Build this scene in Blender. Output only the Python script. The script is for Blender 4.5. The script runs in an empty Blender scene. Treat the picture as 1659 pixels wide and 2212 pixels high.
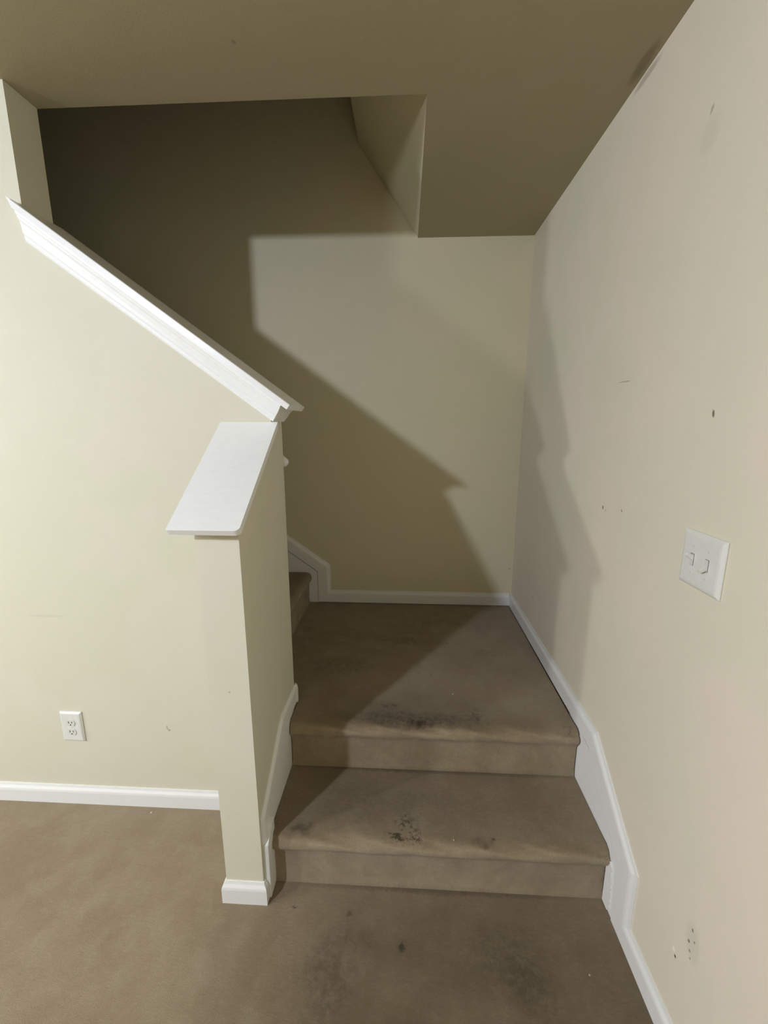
import bpy, bmesh, math, random
from mathutils import Vector, Matrix
random.seed(7)
C = bpy.context.scene.collection
sc = bpy.context.scene

# ------------------------------------------------------------ camera
F_PX, PITCH, YAW, ROLL = 911.8, 0.2042, 0.0507, -0.0003
cd = bpy.data.cameras.new('camera'); cam = bpy.data.objects.new('camera', cd); C.objects.link(cam)
cd.sensor_fit = 'VERTICAL'; cd.sensor_height = 36.0; cd.lens = F_PX / 2212 * 36.0
cd.clip_start = 0.02
cam.location = (0, 0, 1.482)
cam.rotation_mode = 'XYZ'
cam.matrix_world = Matrix.Translation((0, 0, 1.482)) @ Matrix.Rotation(YAW, 4, 'Z') @ Matrix.Rotation(math.pi/2 - PITCH, 4, 'X') @ Matrix.Rotation(-ROLL, 4, 'Z')
sc.camera = cam

# ------------------------------------------------------------ world and lamps
w = bpy.data.worlds.new('world'); sc.world = w; w.use_nodes = True
w.node_tree.nodes['Background'].inputs[0].default_value = (1.0, 0.8, 0.5, 1)
w.node_tree.nodes['Background'].inputs[1].default_value = 0.0
def lamp(name, loc, power, radius, col):
    l = bpy.data.lights.new(name, 'POINT'); l.energy = power; l.shadow_soft_size = radius; l.color = col
    o = bpy.data.objects.new(name, l); C.objects.link(o); o.location = loc
    return o
def down_fill(name, loc, power, size, col):   # fill disk added beneath a lamp to strengthen its downward light
    l = bpy.data.lights.new(name, 'AREA'); l.shape = 'DISK'; l.size = size; l.energy = power; l.color = col
    o = bpy.data.objects.new(name, l); C.objects.link(o); o.location = loc
    return o
COL1 = (1.0, 1.10, 1.36); COL2 = (1.0, 1.05, 1.12)
lamp('ceiling_lamp_light', (-1.853, -1.06, 2.40), 124, 0.062, COL1)
down_fill('ceiling_lamp_down_fill', (-1.853, -1.06, 2.395), 12, 0.125, COL1)
lamp('dining_lamp_light', (-3.05, -0.57, 1.97), 60, 0.085, COL2)
down_fill('dining_lamp_down_fill', (-3.05, -0.57, 1.965), 20, 0.17, COL2)
lamp('kitchen_lamp_light', (-5.6, -0.75, 2.36), 195, 0.13, COL2)
down_fill('kitchen_lamp_down_fill', (-5.6, -0.75, 2.355), 30, 0.24, COL2)
sc.view_settings.view_transform = 'Standard'
sc.view_settings.look = 'None'
sc.view_settings.exposure = 0.0
sc.view_settings.gamma = 1.0
sc.view_settings.use_curve_mapping = False

# ------------------------------------------------------------ measures (metres)
YL, T, YB, XR = 1.3631, 0.1151, 2.4619, 0.6538
XJ, XO, XE, XP, YP = -1.1528, 0.0522, -0.4316, -0.5499, 1.0421
Y1, Y2, R, X3, H = 1.1032, 1.3769, 0.1964, -0.5877, 2.44
YLB = YL + T
ZL = 2 * R
HB = 0.077
XFAR, YREAR, ZTOP = -7.0, -3.2, 4.95

# ------------------------------------------------------------ material helpers
def srgb(r, g, b):
    f = lambda c: c/12.92 if c <= 0.04045 else ((c+0.055)/1.055)**2.4
    return (f(r/255), f(g/255), f(b/255), 1)

class Mat:
    def __init__(s, name):
        s.m = bpy.data.materials.new(name); s.m.use_nodes = True
        s.nt = s.m.node_tree; s.b = s.nt.nodes['Principled BSDF']
        s.geo = s.nt.nodes.new('ShaderNodeNewGeometry')
        s.pos = s.geo.outputs['Position']
    def n(s, t, **kw):
        nd = s.nt.nodes.new(t)
        for k, v in kw.items(): setattr(nd, k, v)
        return nd
    def link(s, a, b): s.nt.links.new(a, b)
    def noise(s, scale, detail=4, rough=0.5, vec=None, stretch=None, dist=0.0):
        nd = s.n('ShaderNodeTexNoise'); nd.inputs['Scale'].default_value = scale
        nd.inputs['Detail'].default_value = detail; nd.inputs['Roughness'].default_value = rough
        nd.inputs['Distortion'].default_value = dist
        v = vec or s.pos
        if stretch:
            mp = s.n('ShaderNodeMapping'); mp.inputs['Rotation'].default_value = stretch[1]; mp.inputs['Scale'].default_value = stretch[0]
            s.link(v, mp.inputs['Vector']); v = mp.outputs[0]
        s.link(v, nd.inputs['Vector'])
        return nd.outputs['Fac']
    def rng(s, v, a, b, c, d, smooth=False):
        m = s.n('ShaderNodeMapRange'); m.clamp = True
        if smooth: m.interpolation_type = 'SMOOTHSTEP'
        m.inputs['From Min'].default_value = a; m.inputs['From Max'].default_value = b
        m.inputs['To Min'].default_value = c; m.inputs['To Max'].default_value = d
        s.link(v, m.inputs['Value']); return m.outputs[0]
    def math(s, op, a, b=None):
        m = s.n('ShaderNodeMath', operation=op)
        for i, v in enumerate((a, b)):
            if v is None: continue
            if isinstance(v, (int, float)): m.inputs[i].default_value = v
            else: s.link(v, m.inputs[i])
        return m.outputs[0]
    def mix(s, fac, a, b, mode='MIX'):
        m = s.n('ShaderNodeMix', data_type='RGBA', blend_type=mode)
        for i, v in ((0, fac), (6, a), (7, b)):
            if isinstance(v, (int, float)): m.inputs[i].default_value = v
            elif isinstance(v, tuple): m.inputs[i].default_value = v
            else: s.link(v, m.inputs[i])
        return m.outputs[2]
    def spot(s, c, r, edge=0.5, rot=None, warp=None):
        """1 inside an ellipsoid of centre c and radii r, fading to 0 at its rim"""
        mp = s.n('ShaderNodeVectorMath', operation='SUBTRACT'); s.link(warp or s.pos, mp.inputs[0]); mp.inputs[1].default_value = c
        v = mp.outputs[0]
        if rot:
            vr = s.n('ShaderNodeVectorRotate', rotation_type='EULER_XYZ'); s.link(v, vr.inputs['Vector']); vr.inputs['Rotation'].default_value = rot; v = vr.outputs[0]
        dv = s.n('ShaderNodeVectorMath', operation='DIVIDE'); s.link(v, dv.inputs[0]); dv.inputs[1].default_value = r
        ln = s.n('ShaderNodeVectorMath', operation='LENGTH'); s.link(dv.outputs[0], ln.inputs[0])
        return s.rng(ln.outputs['Value'], 1 - edge, 1, 1, 0, True)
    def warp(s, scale, amount):
        nz = s.n('ShaderNodeTexNoise'); nz.inputs['Scale'].default_value = scale; nz.inputs['Detail'].default_value = 3; s.link(s.pos, nz.inputs['Vector'])
        a = s.n('ShaderNodeVectorMath', operation='SUBTRACT'); s.link(nz.outputs['Color'], a.inputs[0]); a.inputs[1].default_value = (.5, .5, .5)
        b = s.n('ShaderNodeVectorMath', operation='SCALE'); s.link(a.outputs[0], b.inputs[0]); b.inputs['Scale'].default_value = amount
        c = s.n('ShaderNodeVectorMath', operation='ADD'); s.link(b.outputs[0], c.inputs[0]); s.link(s.pos, c.inputs[1])
        return c.outputs[0]
    def bump(s, h, strength, distance):
        b = s.n('ShaderNodeBump'); b.inputs['Strength'].default_value = strength; b.inputs['Distance'].default_value = distance
        s.link(h, b.inputs['Height']); s.link(b.outputs[0], s.b.inputs['Normal'])
    def done(s, col, rough=0.6, spec=0.3):
        if isinstance(col, tuple): s.b.inputs['Base Color'].default_value = col
        else: s.link(col, s.b.inputs['Base Color'])
        s.b.inputs['Roughness'].default_value = rough
        s.b.inputs['Specular IOR Level'].default_value = spec
        return s.m

def paint(name, c1, c2, marks=(), rough=0.55, bump=0.25):
    """wall paint: two near tints blotched together, roller stipple, small scuffs"""
    m = Mat(name)
    f = m.rng(m.noise(2.6, 3, 0.55), 0.4, 0.6, 0, 1, True)
    col = m.mix(f, c1, c2)
    g = m.noise(9, 3, 0.6)
    col = m.mix(m.rng(g, 0.3, 0.7, 0.0, 0.06), col, srgb(206, 192, 168))
    wp = m.warp(90, 0.006) if marks else None
    for (c, r, rot, k, mc) in marks:
        sp = m.math('MULTIPLY', m.spot(c, r, 0.6, rot, wp), k)
        col = m.mix(sp, col, mc)
    st = m.noise(260, 3, 0.6)
    m.bump(st, bump, 0.0015)
    return m.done(col, rough, 0.25)

CREAM = srgb(219, 215, 194); CREAM2 = srgb(216, 214, 190)
DK = srgb(78, 74, 62); GR = srgb(150, 146, 128)
# scuffs: (centre, radii, rotation, strength, colour)
right_marks = [
    ((XR, 1.352, 1.608), (.02, .048, .0022), (0.0, 0, 0), .55, srgb(120, 112, 92)),
    ((XR, 0.957, 1.505), (.02, .0045, .011), (0.35, 0, 0), .85, srgb(92, 84, 68)),
    ((XR, 1.406, 1.214), (.02, .005, .008), (0.2, 0, 0), .8, DK),
    ((XR, 1.385, 1.207), (.02, .002, .008), (-0.2, 0, 0), .6, DK),
    ((XR, 1.284, 1.227), (.02, .003, .006), (0.3, 0, 0), .75, DK),
    ((XR, 1.104, 2.150), (.02, .007, .012), (-0.5, 0, 0), .5, srgb(140, 134, 118)),
    ((XR, 1.10, 2.10), (.02, .04, .05), (0, 0, 0), .10, GR),
    ((XR, 2.05, 0.625), (.02, .010, .008), (0, 0, 0), .35, GR),
    ((XR, 0.765, 0.345), (.02, .028, .062), (0.15, 0, 0), .28, srgb(186, 190, 176)),
    ((XR, 0.770, 0.372), (.02, .0035, .005), (0, 0, 0), .8, DK),
    ((XR, 0.760, 0.352), (.02, .0025, .004), (0, 0, 0), .7, DK),
    ((XR, 0.775, 0.335), (.02, .0035, .005), (0, 0, 0), .8, DK),
    ((XR, 0.768, 0.316), (.02, .003, .004), (0, 0, 0), .7, DK),
    ((XR, 0.764, 0.300), (.02, .003, .004), (0, 0, 0), .7, DK),
    ((XR, 0.812, 0.252), (.02, .007, .008), (0, 0, 0), .9, srgb(246, 246, 236)),
    ((XR, 0.804, 0.243), (.02, .004, .0055), (0, 0, 0), .95, srgb(60, 56, 44)),
    ((XR, 1.42, 2.425), (.03, .09, .014), (0, 0, 0), .35, srgb(90, 86, 70)),
]
left_marks = [((-0.895, YL, 0.352), (.005, .02, .012), (0, 0, 0), .6, srgb(150, 148, 136)),
              ((-0.888, YL, 0.342), (.008, .02, .005), (0, 0, 0), .6, srgb(140, 136, 124)),
              ((-1.30, YL, 0.80), (.10, .02, .006), (0, 0, 0), .14, GR)]
back_marks = [((-0.02, YB, 1.30), (.01, .02, .008), (0, 0, 0), .2, GR),
              ((0.635, YB, 0.63), (.004, .02, .004), (0, 0, 0), .8, DK)]
ceil_marks = [((0.632, 1.40, H), (.018, .10, .02), (0, 0, 0), .45, srgb(110, 104, 84)),
              ((-0.45, 1.28, H), (.006, .008, .02), (0, 0, 0), .5, srgb(110, 104, 84))]
M_left = paint('cream_paint', CREAM, CREAM2, left_marks)
M_right = paint('cream_paint_scuffed', srgb(234, 223, 202), srgb(228, 223, 199), right_marks)
M_back = paint('cream_paint_back', srgb(226, 216, 183), srgb(222, 216, 182), back_marks)
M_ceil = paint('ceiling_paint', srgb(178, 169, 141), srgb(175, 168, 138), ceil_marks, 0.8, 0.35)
M_rear = paint('warm_bounce_brown', srgb(82, 56, 30), srgb(76, 52, 28))  # made-up brown for unseen surfaces, dims and warms the bounced light
M_pony = paint('cream_paint_newel', CREAM, CREAM2, [((XE, 1.156, 0.317), (.02, .006, .006), (0, 0, 0), .95, srgb(50, 44, 30)),
                                                    ((-.49, YP, .74), (.004, .02, .004), (0, 0, 0), .5, GR)])

def trim_mat(name, col=srgb(235, 235, 229), rough=0.38):
    m = Mat(name)
    g = m.noise(28, 4, 0.6, stretch=((1, 1, 4), (0, 0, 0)))
    c = m.mix(m.rng(g, 0.45, 0.8, 0, 0.22), col, srgb(222, 221, 214))
    m.bump(m.noise(160, 3, 0.5), 0.12, 0.0008)
    return m.done(c, rough, 0.4)
M_trim = trim_mat('white_trim_paint')
M_cap = trim_mat('white_cap_paint', srgb(242, 243, 238), 0.35)

def carpet():
    m = Mat('taupe_carpet')
    wp = m.warp(7, 0.10)
    base = m.mix(m.rng(m.noise(3.2, 5, 0.6, wp), 0.35, 0.65, 0, 1, True), srgb(165, 147, 120), srgb(153, 134, 106))
    base = m.mix(m.rng(m.noise(11, 4, 0.6, wp), 0.42, 0.70, 0, 0.5, True), base, srgb(174, 160, 132))
    # walked-in soil: where people step off the stairs and over the treads
    pz = m.n('ShaderNodeSeparateXYZ'); m.link(m.pos, pz.inputs[0])
    wide = m.warp(2.6, 0.35)
    soil = m.math('MULTIPLY', m.spot((0.22, 0.62, 0.05), (0.98, 1.10, .25), 0.75, None, wide), 0.86)
    soil2 = m.math('MULTIPLY', m.spot((0.12, 1.25, 0.2), (.80, .45, .6), 0.6, None, wide), 0.50)
    soil3 = m.math('MULTIPLY', m.spot((0.10, 1.95, 0.4), (.9, .9, .2), 0.6, None, wide), 0.0)
    s = m.math('MAXIMUM', m.math('MAXIMUM', soil, soil2), soil3)
    nz = m.n('ShaderNodeSeparateXYZ'); m.link(m.geo.outputs['Normal'], nz.inputs[0])
    s = m.math('MULTIPLY', s, m.rng(nz.outputs[2], 0.3, 0.9, 0.15, 1.0))   # soil sits on what is walked on
    s = m.math('MULTIPLY', s, m.rng(m.noise(5, 4, 0.6), 0.25, 0.65, 0.62, 1.0))
    col = m.mix(s, base, srgb(93, 79, 55))
    brk = m.rng(m.noise(48, 5, 0.7), 0.36, 0.62, 0.25, 1.0, True)
    w2 = m.warp(30, 0.055); w3 = m.warp(120, 0.02)
    fine = m.rng(m.noise(70, 4, 0.7), 0.46, 0.60, 0, 1, True)
    D = srgb(56, 50, 38)
    # (centre, radii, strength, warp, broken-up by fine noise)
    stains = [((0.003, 0.942, 0), (.013, .017, .03), .95, w3, 0), ((-.20, .86, 0), (.11, .16, .03), .46, w2, 0),
              ((-.12, .95, 0), (.07, .05, .03), .30, w2, 0), ((.30, .93, 0), (.17, .12, .03), .42, w2, 0), ((.36, .85, 0), (.10, .10, .03), .35, w2, 0),
              ((-.33, 1.03, 0), (.012, .006, .02), .7, w3, 0), ((-.16, 1.02, 0), (.010, .012, .02), .6, w3, 0),
              ((0.008, 1.140, R), (.060, .075, .03), .85, w2, 1), ((-.02, 1.110, R), (.050, .035, .03), .8, w2, 1), ((0.05, 1.105, R), (.030, .045, .03), .85, w2, 1),
              ((.265, 1.10, R), (.050, .026, .03), .6, w2, 0), ((.29, 1.115, R), (.008, .008, .02), .8, w3, 0),
              ((-.32, 1.12, R), (.045, .028, .03), .55, w2, 0),
              ((.0, 1.22, R), (.42, .12, .03), .26, w2, 0),
              ((0.06, 1.395, ZL), (.075, .032, .03), .68, w2, 0), ((0.065, 1.39, ZL - .01), (.040, .016, .03), .7, w2, 0), ((-.057, 1.485, ZL), (.060, .026, .03), .6, w2, 0),
              ((.282, 1.45, ZL), (.055, .05, .03), .45, w2, 1), ((.27, 1.42, ZL), (.03, .02, .03), .5, w2, 0),
              ((.04, 1.405, ZL), (.36, .060, .04), .62, w2, 0),
              ((.02, Y2, R + .09), (.022, .03, .085), .35, w2, 0), ((.12, Y2, R + .05), (.07, .03, .03), .28, w2, 0),
              ((.30, Y2, R + .05), (.06, .03, .04), .25, w2, 0), ((-.10, Y2, R + .03), (.10, .03, .02), .25, w2, 0),
              ((-.30, 1.75, ZL), (.22, .10, .05), .35, w2, 0), ((.0, 2.0, ZL), (.18, .05, .05), .3, w2, 0),
              ((.40, 1.9, ZL), (.12, .05, .05), .22, w2, 0), ((.60, 1.36, ZL), (.04, .06, .06), .35, w2, 1),
              ((-.21, 1.72, ZL), (.006, .008, .02), .9, w3, 0), ((.12, 1.70, ZL), (.008, .006, .02), .8, w3, 0),
              ((.07, 1.71, ZL), (.006, .006, .02), .6, w3, 0), ((.22, 1.98, ZL), (.006, .006, .02), .8, w3, 0)]
    for (c, r, k, wv, br) in stains:
        f = m.math('MULTIPLY', m.spot(c, r, 0.7, None, wv), k)
        if br: f = m.math('MULTIPLY', f, fine)
        elif wv is w2: f = m.math('MULTIPLY', f, brk)
        col = m.mix(f, col, D)
    # darker line along the foot of the risers
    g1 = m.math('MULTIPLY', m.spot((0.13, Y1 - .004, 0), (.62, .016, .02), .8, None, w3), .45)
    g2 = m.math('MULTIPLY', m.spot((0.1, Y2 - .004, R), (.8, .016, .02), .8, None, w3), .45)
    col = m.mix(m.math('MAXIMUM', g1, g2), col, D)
    # paler colour on upright faces, then brushed pile and tuft grain
    riser_pale = m.rng(nz.outputs[2], 0.25, 0.75, 0.55, 0.0)
    col = m.mix(riser_pale, col, m.mix(m.rng(m.noise(9, 4, .6, wp), .35, .65, 0, 1), srgb(200, 182, 150), srgb(170, 152, 120)))
    lay = m.noise(44, 5, 0.72, stretch=((1, 2.3, 1), (0, 0, 0.9)), dist=0.25)
    col = m.mix(m.rng(lay, 0.3, 0.7, 0.09, 0.0), col, srgb(70, 60, 46))
    col = m.mix(m.rng(lay, 0.5, 0.8, 0.0, 0.07), col, srgb(214, 200, 178))
    tuft = m.noise(360, 4, 0.75)
    col = m.mix(m.rng(tuft, 0.32, 0.66, 0.34, 0.0), col, srgb(60, 50, 38))
    h = m.math('ADD', m.math('MULTIPLY', tuft, 0.8), m.math('MULTIPLY', lay, 0.9))
    m.bump(h, 0.55, 0.006)
    mm = m.done(col, 0.95, 0.1)
    m.b.inputs['Sheen Weight'].default_value = 0.15
    return mm
M_carpet = carpet()

def plain(name, col, rough=0.45, spec=0.4, metal=0.0):
    m = Mat(name); g = m.noise(60, 3)
    c = m.mix(m.rng(g, 0.4, 0.7, 0, 0.08), col, srgb(190, 188, 178))
    m.b.inputs['Metallic'].default_value = metal
    return m.done(c, rough, spec)
M_plate = plain('white_plastic', srgb(227, 227, 217), 0.35)
M_plate2 = plain('white_plastic_receptacle', srgb(218, 219, 210), 0.4)
M_dark = plain('dark_slot', srgb(45, 42, 36), 0.7)
M_screw = plain('painted_screw', srgb(224, 224, 220), 0.4)
M_brass = plain('satin_bracket', srgb(196, 188, 168), 0.35, 0.5, 0.6)

# ------------------------------------------------------------ mesh helpers
def obj(name, bm, mat, parent=None, smooth=False):
    bmesh.ops.recalc_face_normals(bm, faces=bm.faces)
    me = bpy.data.meshes.new(name); bm.to_mesh(me); bm.free()
    me.materials.append(mat)
    if smooth:
        for p in me.polygons: p.use_smooth = True
    o = bpy.data.objects.new(name, me); C.objects.link(o)
    if parent: o.parent = parent; o.matrix_parent_inverse = parent.matrix_world.inverted()
    return o
def struct(name, bm, mat):
    o = obj(name, bm, mat); o['kind'] = 'structure'; return o
def empty(name, loc, label, cat, group=None):
    o = bpy.data.objects.new(name, None); C.objects.link(o); o.location = loc
    o.matrix_world = Matrix.Translation(loc); o.empty_display_size = 0.05
    o['label'] = label; o['category'] = cat
    if group: o['group'] = group
    return o
def tag(o, label, cat, group=None):
    o['label'] = label; o['category'] = cat
    if group: o['group'] = group
    return o
def prism(bm, pts, a, b, axis):
    """polygon pts (2D) extruded from a to b along axis; pts are the other two coords in order"""
    def P(p, t):
        return {'x': (t, p[0], p[1]), 'y': (p[0], t, p[1]), 'z': (p[0], p[1], t)}[axis]
    lo = [bm.verts.new(P(p, a)) for p in pts]; hi = [bm.verts.new(P(p, b)) for p in pts]
    n = len(pts)
    bm.faces.new(lo); bm.faces.new(hi)
    for i in range(n): bm.faces.new((lo[i], lo[(i+1) % n], hi[(i+1) % n], hi[i]))
def box(bm, x0, x1, y0, y1, z0, z1):
    prism(bm, [(x0, y0), (x1, y0), (x1, y1), (x0, y1)], z0, z1, 'z')
def sweep(bm, path, prof, to3d):
    """prof (d outward from wall, h below the top line) swept on a mitred 2D path; material lies to the right of travel"""
    n = len(path); rings = []
    for i, p in enumerate(path):
        p = Vector(p)
        d0 = (p - Vector(path[i-1])).normalized() if i else None
        d1 = (Vector(path[i+1]) - p).normalized() if i < n-1 else None
        d0 = d0 or d1; d1 = d1 or d0
        n0 = Vector((d0.y, -d0.x)); n1 = Vector((d1.y, -d1.x))
        m = (n0 + n1).normalized(); m = m / max(0.2, m.dot(n0))
        rings.append([bm.verts.new(to3d(p.x + m.x*h, p.y + m.y*h, d)) for d, h in prof])
    k = len(prof)
    for a, b in zip(rings, rings[1:]):
        for i in range(k): bm.faces.new((a[i], a[(i+1) % k], b[(i+1) % k], b[i]))
    bm.faces.new(rings[0]); bm.faces.new(rings[-1])
def bevel(o, w, seg=2, ang=30):
    md = o.modifiers.new('bevel', 'BEVEL'); md.width = w; md.segments = seg; md.limit_method = 'ANGLE'; md.angle_limit = math.radians(ang)
BASE = [(0, 0), (.0035, 0), (.0045, .004), (.0058, .009), (.0085, .013), (.0112, .017), (.0122, .021), (.013, .026), (.013, HB), (0, HB)]

# ------------------------------------------------------------ setting: floor, ceiling, walls
bm = bmesh.new(); box(bm, XFAR, XR + .1, YREAR, YB + .1, -.1, 0); struct('floor', bm, M_carpet)

bm = bmesh.new()
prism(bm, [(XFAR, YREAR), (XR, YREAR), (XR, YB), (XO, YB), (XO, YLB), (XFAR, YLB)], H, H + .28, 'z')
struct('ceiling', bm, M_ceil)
bm = bmesh.new(); box(bm, -4.7, XR, YL, YB, ZTOP, ZTOP + .1); struct('ceiling_upper', bm, M_rear)

bm = bmesh.new(); box(bm, -4.8, XR + .1, YB, YB + .1, 0, ZTOP); struct('wall_back', bm, M_back)
bm = bmesh.new(); box(bm, XR, XR + .1, YREAR, YB, 0, ZTOP); struct('wall_right', bm, M_right)
bm = bmesh.new(); box(bm, XFAR - .1, XR + .1, YREAR - .1, YREAR, 0, H); struct('wall_rear', bm, M_rear)
bm = bmesh.new(); box(bm, XFAR - .1, XFAR, YREAR, YL + T, 0, H); struct('wall_far_left', bm, M_rear)
bm = bmesh.new(); box(bm, -4.8, -4.7, YLB, YB, 0, ZTOP); struct('wall_stair_end', bm, M_rear)
bm = bmesh.new(); box(bm, -4.8, XR, YL, YLB, H + .28, ZTOP); struct('wall_upper_header', bm, M_rear)

# sloped underside closing the right end of the stair shaft
bm = bmesh.new()
prism(bm, [(XO + .001, H + .0005), (-.252, 2.866), (-.298, 3.085), (-.32, ZTOP), (XR, ZTOP), (XR, H + .2805), (XO + .001, H + .2805)], YLB, YB, 'y')
struct('wall_stairwell', bm, M_back)

# line of the two sloping caps
SL = 0.73; A1 = math.atan(SL); XT, ZT = -.358, 1.542
def zt(x): return ZT + SL * (XT - x)
CB, MB = .018, .080            # cap board thickness, depth of moulding bottom, measured square to the slope
zw = lambda x: zt(x) - MB / math.cos(A1)
bm = bmesh.new()
prism(bm, [(XFAR, 0), (XE, 0), (XE, zw(XE)), (XJ, zw(XJ)), (XJ, H), (XFAR, H)], YL, YLB, 'y')
struct('wall_left', bm, M_left)

SP = 0.718; A2 = math.atan(SP); YC, ZC = .992, 1.224
def zp(y): return ZC + SP * (y - YC)
zpw = lambda y: zp(y) - .048 / math.cos(A2)
bm = bmesh.new()
prism(bm, [(YP, 0), (YL, 0), (YL, zpw(YL)), (YP, zpw(YP))], XP, XE, 'x')
struct('wall_newel', bm, M_pony)

# ------------------------------------------------------------ baseboards and skirting
bm = bmesh.new()
sweep(bm, [(XFAR, HB), (XP, HB)], BASE, lambda a, z, d: (a, YL - d, z))
struct('baseboard_left', bm, M_trim)
bm = bmesh.new()   # round the foot of the short wall, mitred at its two corners
pth = [(XP, YL - .013), (XP, YP), (XE, YP), (XE, 1.052)]
rings = []
for i, p in enumerate(pth):
    p = Vector(p)
    d0 = (p - Vector(pth[i-1])).normalized() if i else None
    d1 = (Vector(pth[i+1]) - p).normalized() if i < 3 else None
    d0 = d0 or d1; d1 = d1 or d0
    m = (Vector((d0.y, -d0.x)) + Vector((d1.y, -d1.x))).normalized(); m = m / m.dot(Vector((d0.y, -d0.x)))
    rings.append([bm.verts.new((p.x + m.x*d, p.y + m.y*d, HB - h)) for d, h in BASE])
for a, b in zip(rings, rings[1:]):
    for i in range(len(BASE)): bm.faces.new((a[i], a[(i+1) % len(BASE)], b[(i+1) % len(BASE)], b[i]))
bm.faces.new(rings[0]); bm.faces.new(rings[-1])
struct('baseboard_newel', bm, M_trim)

# right wall: runs along the floor, climbs beside the two steps, levels out on the landing
ZB = ZL + HB + .004
PR = [(YREAR, HB), (.968, HB), (.968, .262), (.968 + (ZB - .262)/.70, ZB), (YB, ZB)]
bm = bmesh.new()
sweep(bm, PR, BASE, lambda a, z, d: (XR - d, a, z))
struct('baseboard_right', bm, M_trim)
bm = bmesh.new()
prism(bm, [(1.045, 0), (1.045, .205), (1.30, .385), (1.47, .40), (1.47, 0)], XR - .0105, XR, 'x')
struct('trim_1', bm, M_trim)
# lumpy paint edge where the skirting meets the first riser
bm = bmesh.new()
pts = [(1.1005, .004), (1.070, .004)]
for k in range(16):
    a = k / 15; pts.append((1.063 + .012*a*a + random.uniform(-.0022, .0022), .012 + a*.150))
pts += [(1.084, .170), (1.0915, .163), (1.1005, .158)]
prism(bm, pts, XR - .0150, XR - .0106, 'x')
struct('trim_4', bm, M_trim)

# short wall, stair side
PN = [(1.052, .205), (1.052, .300), (1.052 + (ZB - .300)/.73, ZB), (YLB + .012, ZB)]
THIN = [(0, 0), (.003, 0), (.0075, .005), (.0105, .011), (.011, .018), (.0075, .023), (.0075, HB), (0, HB)]
bm = bmesh.new(); sweep(bm, PN, THIN, lambda a, z, d: (XE + d, a, z)); struct('baseboard_stair', bm, M_trim)
bm = bmesh.new()
prism(bm, [(1.12, .02), (1.12, .275), (1.335, .40), (1.43, .402), (1.43, .02)], XE, XE + .0072, 'x'); struct('trim_2', bm, M_trim)
bm = bmesh.new()
prism(bm, [(1.053, 0), (1.053, .200), (1.098, .240), (1.119, .240), (1.119, 0)], XE, XE + .0185, 'x')
t5 = struct('trim_5', bm, M_trim); bevel(t5, .0015)
# small return of the landing baseboard round the end of the left wall
bm = bmesh.new(); sweep(bm, [(XE + .012, ZB), (-.70, ZB)][::-1], BASE, lambda a, z, d: (a, YLB + d, z)); struct('baseboard_return', bm, M_trim)

# back wall: down the upper flight, a short upright, then level along the landing
ZK = .634
PB = [(-3.6, ZK + .735*(3.6 - .456)), (-.456, ZK), (-.456, ZB), (XR - .013, ZB)]
bm = bmesh.new(); sweep(bm, PB, BASE, lambda a, z, d: (a, YB - d, z)); struct('baseboard_back', bm, M_trim)
bm = bmesh.new()
prism(bm, [(-.535, ZL), (-.535, .590), (-3.5, .590 + .735*2.965), (-3.5, ZL + 1.6), (-.60, ZL)], YB - .009, YB, 'y')
struct('trim_3', bm, M_trim)

# ------------------------------------------------------------ carpeted stairs
stair = empty('carpeted_staircase', (0.1, Y1, 0), 'taupe carpeted staircase rising two steps to a square landing, then turning left', 'staircase')
def nose_profile(y0, z0, z1, yend):
    """side outline of a carpeted step: riser at y0 from z0, bullnose at z1, tread back to yend"""
    r = .034; o = .017
    p = [(y0, z0), (y0 + .003, z0 + .03), (y0 + .001, z1 - .075), (y0 - .006, z1 - .058)]
    cy, cz = y0 - o + r, z1 - r
    for k in range(9):
        a = math.pi*1.16 - k/8*math.pi*0.66
        p.append((cy + r*math.cos(a), cz + r*math.sin(a)))
    p += [(y0 + .05, z1 - .0005), (yend, z1), (yend, z0)]
    return p
def carpet_step(name, y0, z0, z1, yend, xa, xb, along='x', seg=60, rag=0.0):
    prof = nose_profile(y0, z0, z1, yend); bm = bmesh.new(); rings = []
    for i in range(seg + 1):
        t = i/seg; x = xa + (xb - xa)*t; ring = []
        for j, (y, z) in enumerate(prof):
            wob = .0022*math.sin(x*23 + j) + .0016*math.sin(x*61 + 2*j) if 1 < j < len(prof) - 3 else 0
            xx = x
            if along == 'x' and rag and 0 < j < len(prof) - 2 and i in (0, seg):
                xx = x + (random.uniform(0, rag) if i == 0 else -random.uniform(0, rag))
            if along == 'x': ring.append(bm.verts.new((xx, y - wob, z + wob*.5)))
            else: ring.append(bm.verts.new((X3 - (y - y0) + (y0 - X3)*0, x, z + wob*.5)))
        rings.append(ring)
    k = len(prof)
    for a, b in zip(rings, rings[1:]):
        for i in range(k): bm.faces.new((a[i], a[(i+1) % k], b[(i+1) % k], b[i]))
    bm.faces.new(rings[0]); bm.faces.new(rings[-1])
    o = obj(name, bm, M_carpet, stair)
    for p in o.data.polygons: p.use_smooth = abs(p.normal.x) < .5 if along == 'x' else abs(p.normal.y) < .5
    md = o.modifiers.new('ws', 'EDGE_SPLIT'); md.split_angle = math.radians(50)
    return o
carpet_step('step', Y1, 0, R, Y2 + .012, XE + .0086, XR - .0115, rag=.004)
carpet_step('landing', Y2, R + .0003, ZL, YB - .0005, XE + .0086, XR - .0137, rag=.003)
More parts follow.
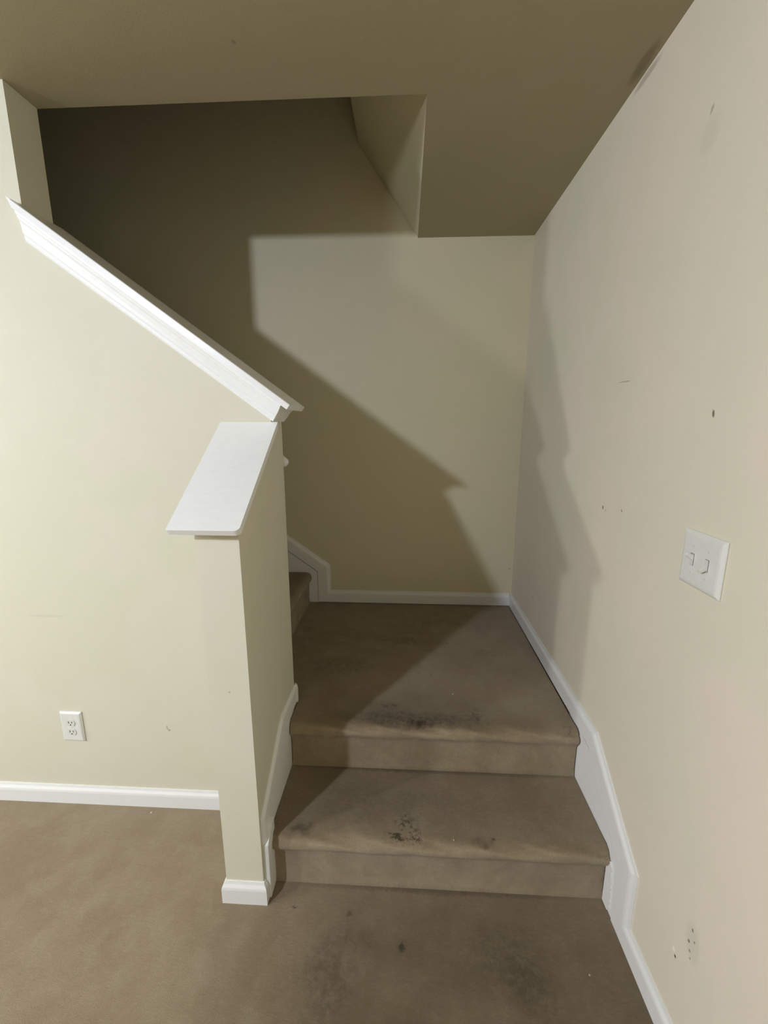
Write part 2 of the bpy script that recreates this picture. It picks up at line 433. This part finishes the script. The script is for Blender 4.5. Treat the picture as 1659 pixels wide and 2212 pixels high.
# landing floor carried left behind the end of the left wall to the foot of the upper flight
bm = bmesh.new(); box(bm, X3 - .01, XE + .0086, YLB + .0005, YB - .0005, R, ZL - .0004); obj('landing_corner', bm, M_carpet, stair)
TR = .268
for k in range(12):
    z0, z1 = ZL + k*R, ZL + (k+1)*R
    xr = X3 - k*TR; xend = xr - TR - .012 if k < 11 else -4.69
    prof = [(xr - (y - 0), z) for y, z in nose_profile(0, z0, z1, xr - xend)]
    bm = bmesh.new(); prism(bm, prof, YLB + .014, YB - .0145, 'y')
    o = obj('upper_step', bm, M_carpet, stair)

# ------------------------------------------------------------ sloping caps
def frame1(u, y, n):   # u down the slope from the lower tip, n square to the slope
    ca, sa = math.cos(A1), math.sin(A1)
    return Vector((XT + u*ca + n*sa, y, ZT - u*sa + n*ca))
def extrude_cap1(bm, prof, uend, xl):
    ca, sa = math.cos(A1), math.sin(A1); a = []; b = []
    for y, n in prof:
        a.append(bm.verts.new(frame1((xl(y) - XT - n*sa)/ca, y, n))); b.append(bm.verts.new(frame1(uend, y, n)))
    k = len(prof)
    for i in range(k): bm.faces.new((a[i], a[(i+1) % k], b[(i+1) % k], b[i]))
    bm.faces.new(a); bm.faces.new(b)
cap1 = empty('wall_cap', (-.75, YL + T/2, zt(-.75) - .09), 'long white sloping wood cap on the left half wall, rising beside the upper flight', 'wall cap')
OV = .040
bm = bmesh.new()
extrude_cap1(bm, [(YL - OV, -CB), (YL - OV, -.002), (YL - OV + .002, 0), (YLB + OV - .002, 0), (YLB + OV, -.002), (YLB + OV, -CB)], 0, lambda y: XJ + .0005)
obj('cap_board', bm, M_cap, cap1)
bm = bmesh.new()   # cove moulding: stepped profile under both overhangs, its square end showing
front = [(YL - .004, -MB), (YL - .0075, -.075), (YL - .008, -.067), (YL - .0115, -.062), (YL - .013, -.052), (YL - .017, -.040), (YL - .023, -.033), (YL - .025, -.028), (YL - .029, -.025), (YL - .030, -CB - .0003)]
back = [(YLB + (YL - y), n) for y, n in front][::-1]
extrude_cap1(bm, front + back, -.024, lambda y: XJ + .0005)
obj('cove_moulding', bm, M_cap, cap1)
# back tail of the front overhang past the wall end
bm = bmesh.new()
ca, sa = math.cos(A1), math.sin(A1)
pts = [(XJ + .0003, zt(XJ)), (XJ + .0003, zt(XJ) - .020), (XJ - .012, zt(XJ - .012) - .004), (XJ - .012, zt(XJ - .012) - .001)]
prism(bm, pts, YL - OV + .001, YL - .0003, 'y')
obj('cap_tail', bm, M_cap, cap1)

cap2 = empty('wall_cap', (-.5, 1.2, zp(1.2) - .06), 'short white sloping wood cap on the narrow wall that juts out beside the first steps', 'wall cap')
def frame2(x, u, n):   # u up the slope from the front edge
    ca, sa = math.cos(A2), math.sin(A2)
    return Vector((x, YC + u*ca - n*sa, ZC + u*sa + n*ca))
def slab2(bm, outline, n0, n1, yend):
    """outline (x,u); u=None means run to the left wall"""
    ca, sa = math.cos(A2), math.sin(A2)
    def P(x, u, n):
        if u is None: u = (yend - YC + n*sa)/ca
        return frame2(x, u, n)
    a = [bm.verts.new(P(x, u, n0)) for x, u in outline]; b = [bm.verts.new(P(x, u, n1)) for x, u in outline]
    k = len(outline); bm.faces.new(a); bm.faces.new(b)
    for i in range(k): bm.faces.new((a[i], a[(i+1) % k], b[(i+1) % k], b[i]))
XC0, XC1 = -.597, -.410
arc = [(XC1 - .014 + .014*math.sin(t*math.pi/2/6), .014 - .014*math.cos(t*math.pi/2/6)) for t in range(7)]
bm = bmesh.new()
slab2(bm, [(XC0, None), (XC0, .003), (XC0 + .003, 0)] + arc + [(XC1, None)], 0, -CB, YL - .0004)
obj('cap_board', bm, M_cap, cap2)
bm = bmesh.new()
slab2(bm, [(XP - .018, None), (XP - .018, .020), (XE + .003, .020), (XE + .003, None)], -CB - .0002, -.0272, YL - .0004)
slab2(bm, [(XP - .008, None), (XP - .006, .036), (XE + .001, .036), (XE + .001, None)], -.0272, -.0478, YL - .0004)
obj('bed_moulding', bm, M_cap, cap2)

# ------------------------------------------------------------ handrail behind the left wall
rail = empty('handrail', (-.60, YLB, 1.46), 'white rounded handrail end poking out behind the corner of the short wall', 'handrail')
bm = bmesh.new()
prof = []
for k in range(16):
    a = 2*math.pi*k/16; prof.append((.015*math.cos(a), .019*math.sin(a)))
rings = []
ux = Vector((-math.cos(A1), 0, math.sin(A1))); nz = Vector((math.sin(A1), 0, math.cos(A1)))
P0 = Vector((-.432, YLB + .050, 1.338))
for t, s in ((0, .45), (.004, .75), (.012, .95), (.022, 1.0), (3.2, 1.0)):
    c = P0 + ux*t
    rings.append([bm.verts.new(c + Vector((0, 1, 0))*a*s + nz*b*s) for a, b in prof])
for a, b in zip(rings, rings[1:]):
    for i in range(16): bm.faces.new((a[i], a[(i+1) % 16], b[(i+1) % 16], b[i]))
bm.faces.new(rings[0]); bm.faces.new(rings[-1])
obj('rail', bm, M_trim, rail, True)
for t in (.30, 1.5, 2.8):
    c = P0 + ux*t - nz*.03
    bm = bmesh.new()
    bmesh.ops.create_cone(bm, cap_ends=True, segments=16, radius1=.03, radius2=.026, depth=.008, matrix=Matrix.Translation((c.x, YLB + .0045, c.z - .03)) @ Matrix.Rotation(-math.pi/2, 4, 'X'))
    bmesh.ops.create_cone(bm, cap_ends=True, segments=12, radius1=.007, radius2=.007, depth=.055, matrix=Matrix.Translation((c.x, YLB + .033, c.z - .018)) @ Matrix.Rotation(math.radians(-62), 4, 'X'))
    obj('bracket', bm, M_brass, rail)

# ------------------------------------------------------------ outlet on the left wall
def plate_mesh(w, h, d, bev):
    """cover plate facing -y, centred on the origin, sloping edges"""
    bm = bmesh.new()
    rings = []
    for (ww, hh, y) in ((w, h, 0), (w, h, -d*.35), (w - bev, h - bev, -d*.9), (w - bev*1.7, h - bev*1.7, -d)):
        rings.append([bm.verts.new((sx*ww/2, y, sz*hh/2)) for sx, sz in ((-1, -1), (1, -1), (1, 1), (-1, 1))])
    for a, b in zip(rings, rings[1:]):
        for i in range(4): bm.faces.new((a[i], a[(i+1) % 4], b[(i+1) % 4], b[i]))
    bm.faces.new(rings[0]); bm.faces.new(rings[-1])
    return bm
def place(bm, M):
    bmesh.ops.transform(bm, matrix=M, verts=bm.verts); return bm
OM = Matrix.Translation((-1.2675, YL - .0003, .346))
outlet = empty('electrical_outlet', OM.translation, 'white duplex power outlet low on the cream left wall above the baseboard', 'outlet')
pl = obj('cover_plate', place(plate_mesh(.087, .128, .009, .012), OM), M_plate, outlet); bevel(pl, .0015)
for s in (1, -1):
    bm = bmesh.new(); zc = s*.0195
    pts = []
    for k in range(28):
        a = 2*math.pi*k/28; pts.append((.0172*math.cos(a), max(-.0128, min(.0128, .0172*math.sin(a)))))
    prism(bm, [(x, z + zc) for x, z in pts], -.0112, -.0085, 'y')
    rc = obj('receptacle', place(bm, OM), M_plate2, outlet)
    for dx, hh in ((-.0064, .0085), (.0064, .0068)):
        bm = bmesh.new(); box(bm, dx - .0013, dx + .0013, -.01155, -.0110, zc + .003 - hh/2, zc + .003 + hh/2)
        obj('slot', place(bm, OM), M_dark, rc)
    bm = bmesh.new(); bmesh.ops.create_cone(bm, cap_ends=True, segments=12, radius1=.0026, radius2=.0026, depth=.0006, matrix=Matrix.Translation((0, -.0113, zc - .0075)) @ Matrix.Rotation(math.pi/2, 4, 'X'))
    obj('ground_hole', place(bm, OM), M_dark, rc)
bm = bmesh.new(); bmesh.ops.create_cone(bm, cap_ends=True, segments=12, radius1=.003, radius2=.0034, depth=.0016, matrix=Matrix.Translation((0, -.0096, 0)) @ Matrix.Rotation(math.pi/2, 4, 'X'))
obj('screw', place(bm, OM), M_screw, outlet)

# ------------------------------------------------------------ two-gang switch on the right wall
SM = Matrix.Translation((XR - .0003, .917, 1.1865)) @ Matrix.Rotation(-math.pi/2, 4, 'Z')
sw = empty('light_switch', SM.translation, 'white square double toggle light switch on the cream right wall', 'light switch')
pl = obj('cover_plate', place(plate_mesh(.131, .127, .009, .014), SM), M_plate, sw); bevel(pl, .0015)
for s, up in ((-1, 1), (1, -1)):
    xc = s*.0232 + .0
    bm = bmesh.new(); box(bm, xc - .0060, xc + .0060, -.0094, -.0086, -.0135, .0135)
    obj('toggle_slot', place(bm, SM), M_dark, sw)
    bm = bmesh.new()
    box(bm, -.0050, .0050, -.0195, 0, -.0056, .0056)
    for v in bm.verts:
        if v.co.y < -.01: v.co.x *= .8; v.co.z *= .75
    bmesh.ops.bevel(bm, geom=bm.edges[:], offset=.0012, segments=2, affect='EDGES')
    place(bm, Matrix.Translation((xc, -.0070, up*.003)) @ Matrix.Rotation(-up*math.radians(30), 4, 'X'))
    obj('toggle', place(bm, SM), M_plate, sw)
    bm = bmesh.new(); box(bm, xc - .0052, xc + .0052, -.0100, -.0088, -.0128, .0128)
    obj('toggle_base', place(bm, SM), M_plate2, sw)
    for z in (.030, -.030):
        bm = bmesh.new(); bmesh.ops.create_cone(bm, cap_ends=True, segments=12, radius1=.0026, radius2=.003, depth=.0016, matrix=Matrix.Translation((xc, -.0096, z)) @ Matrix.Rotation(math.pi/2, 4, 'X'))
        obj('screw', place(bm, SM), M_screw, sw)

# ------------------------------------------------------------ lint on the carpet
def lint(x, y, z, r, label, col=None):
    bm = bmesh.new(); bmesh.ops.create_icosphere(bm, subdivisions=2, radius=1)
    for v in bm.verts:
        v.co = Vector((v.co.x*r*random.uniform(.7, 1.2), v.co.y*r*random.uniform(.7, 1.3), v.co.z*r*.6))
    o = obj('lint_speck', bm, col or M_plate, None, True); o.location = (x, y, z + r*.5)
    return tag(o, label, 'lint', 'lint specks on the carpet')
lint(-.975, 1.325, 0, .0034, 'tiny white crumb on the floor carpet just below the left baseboard')
M_lint = plain('lint_fluff', srgb(190, 182, 164), 0.9)
lint(.205, 1.565, ZL, .0026, 'tiny white crumb on the landing carpet behind the dark smudges')
lint(.165, 1.105, R, .0026, 'tiny white crumb on the first tread, right of the black stain', M_lint)
lint(.52, .905, 0, .0026, 'tiny pale crumb on the floor carpet near the right skirting', M_lint)
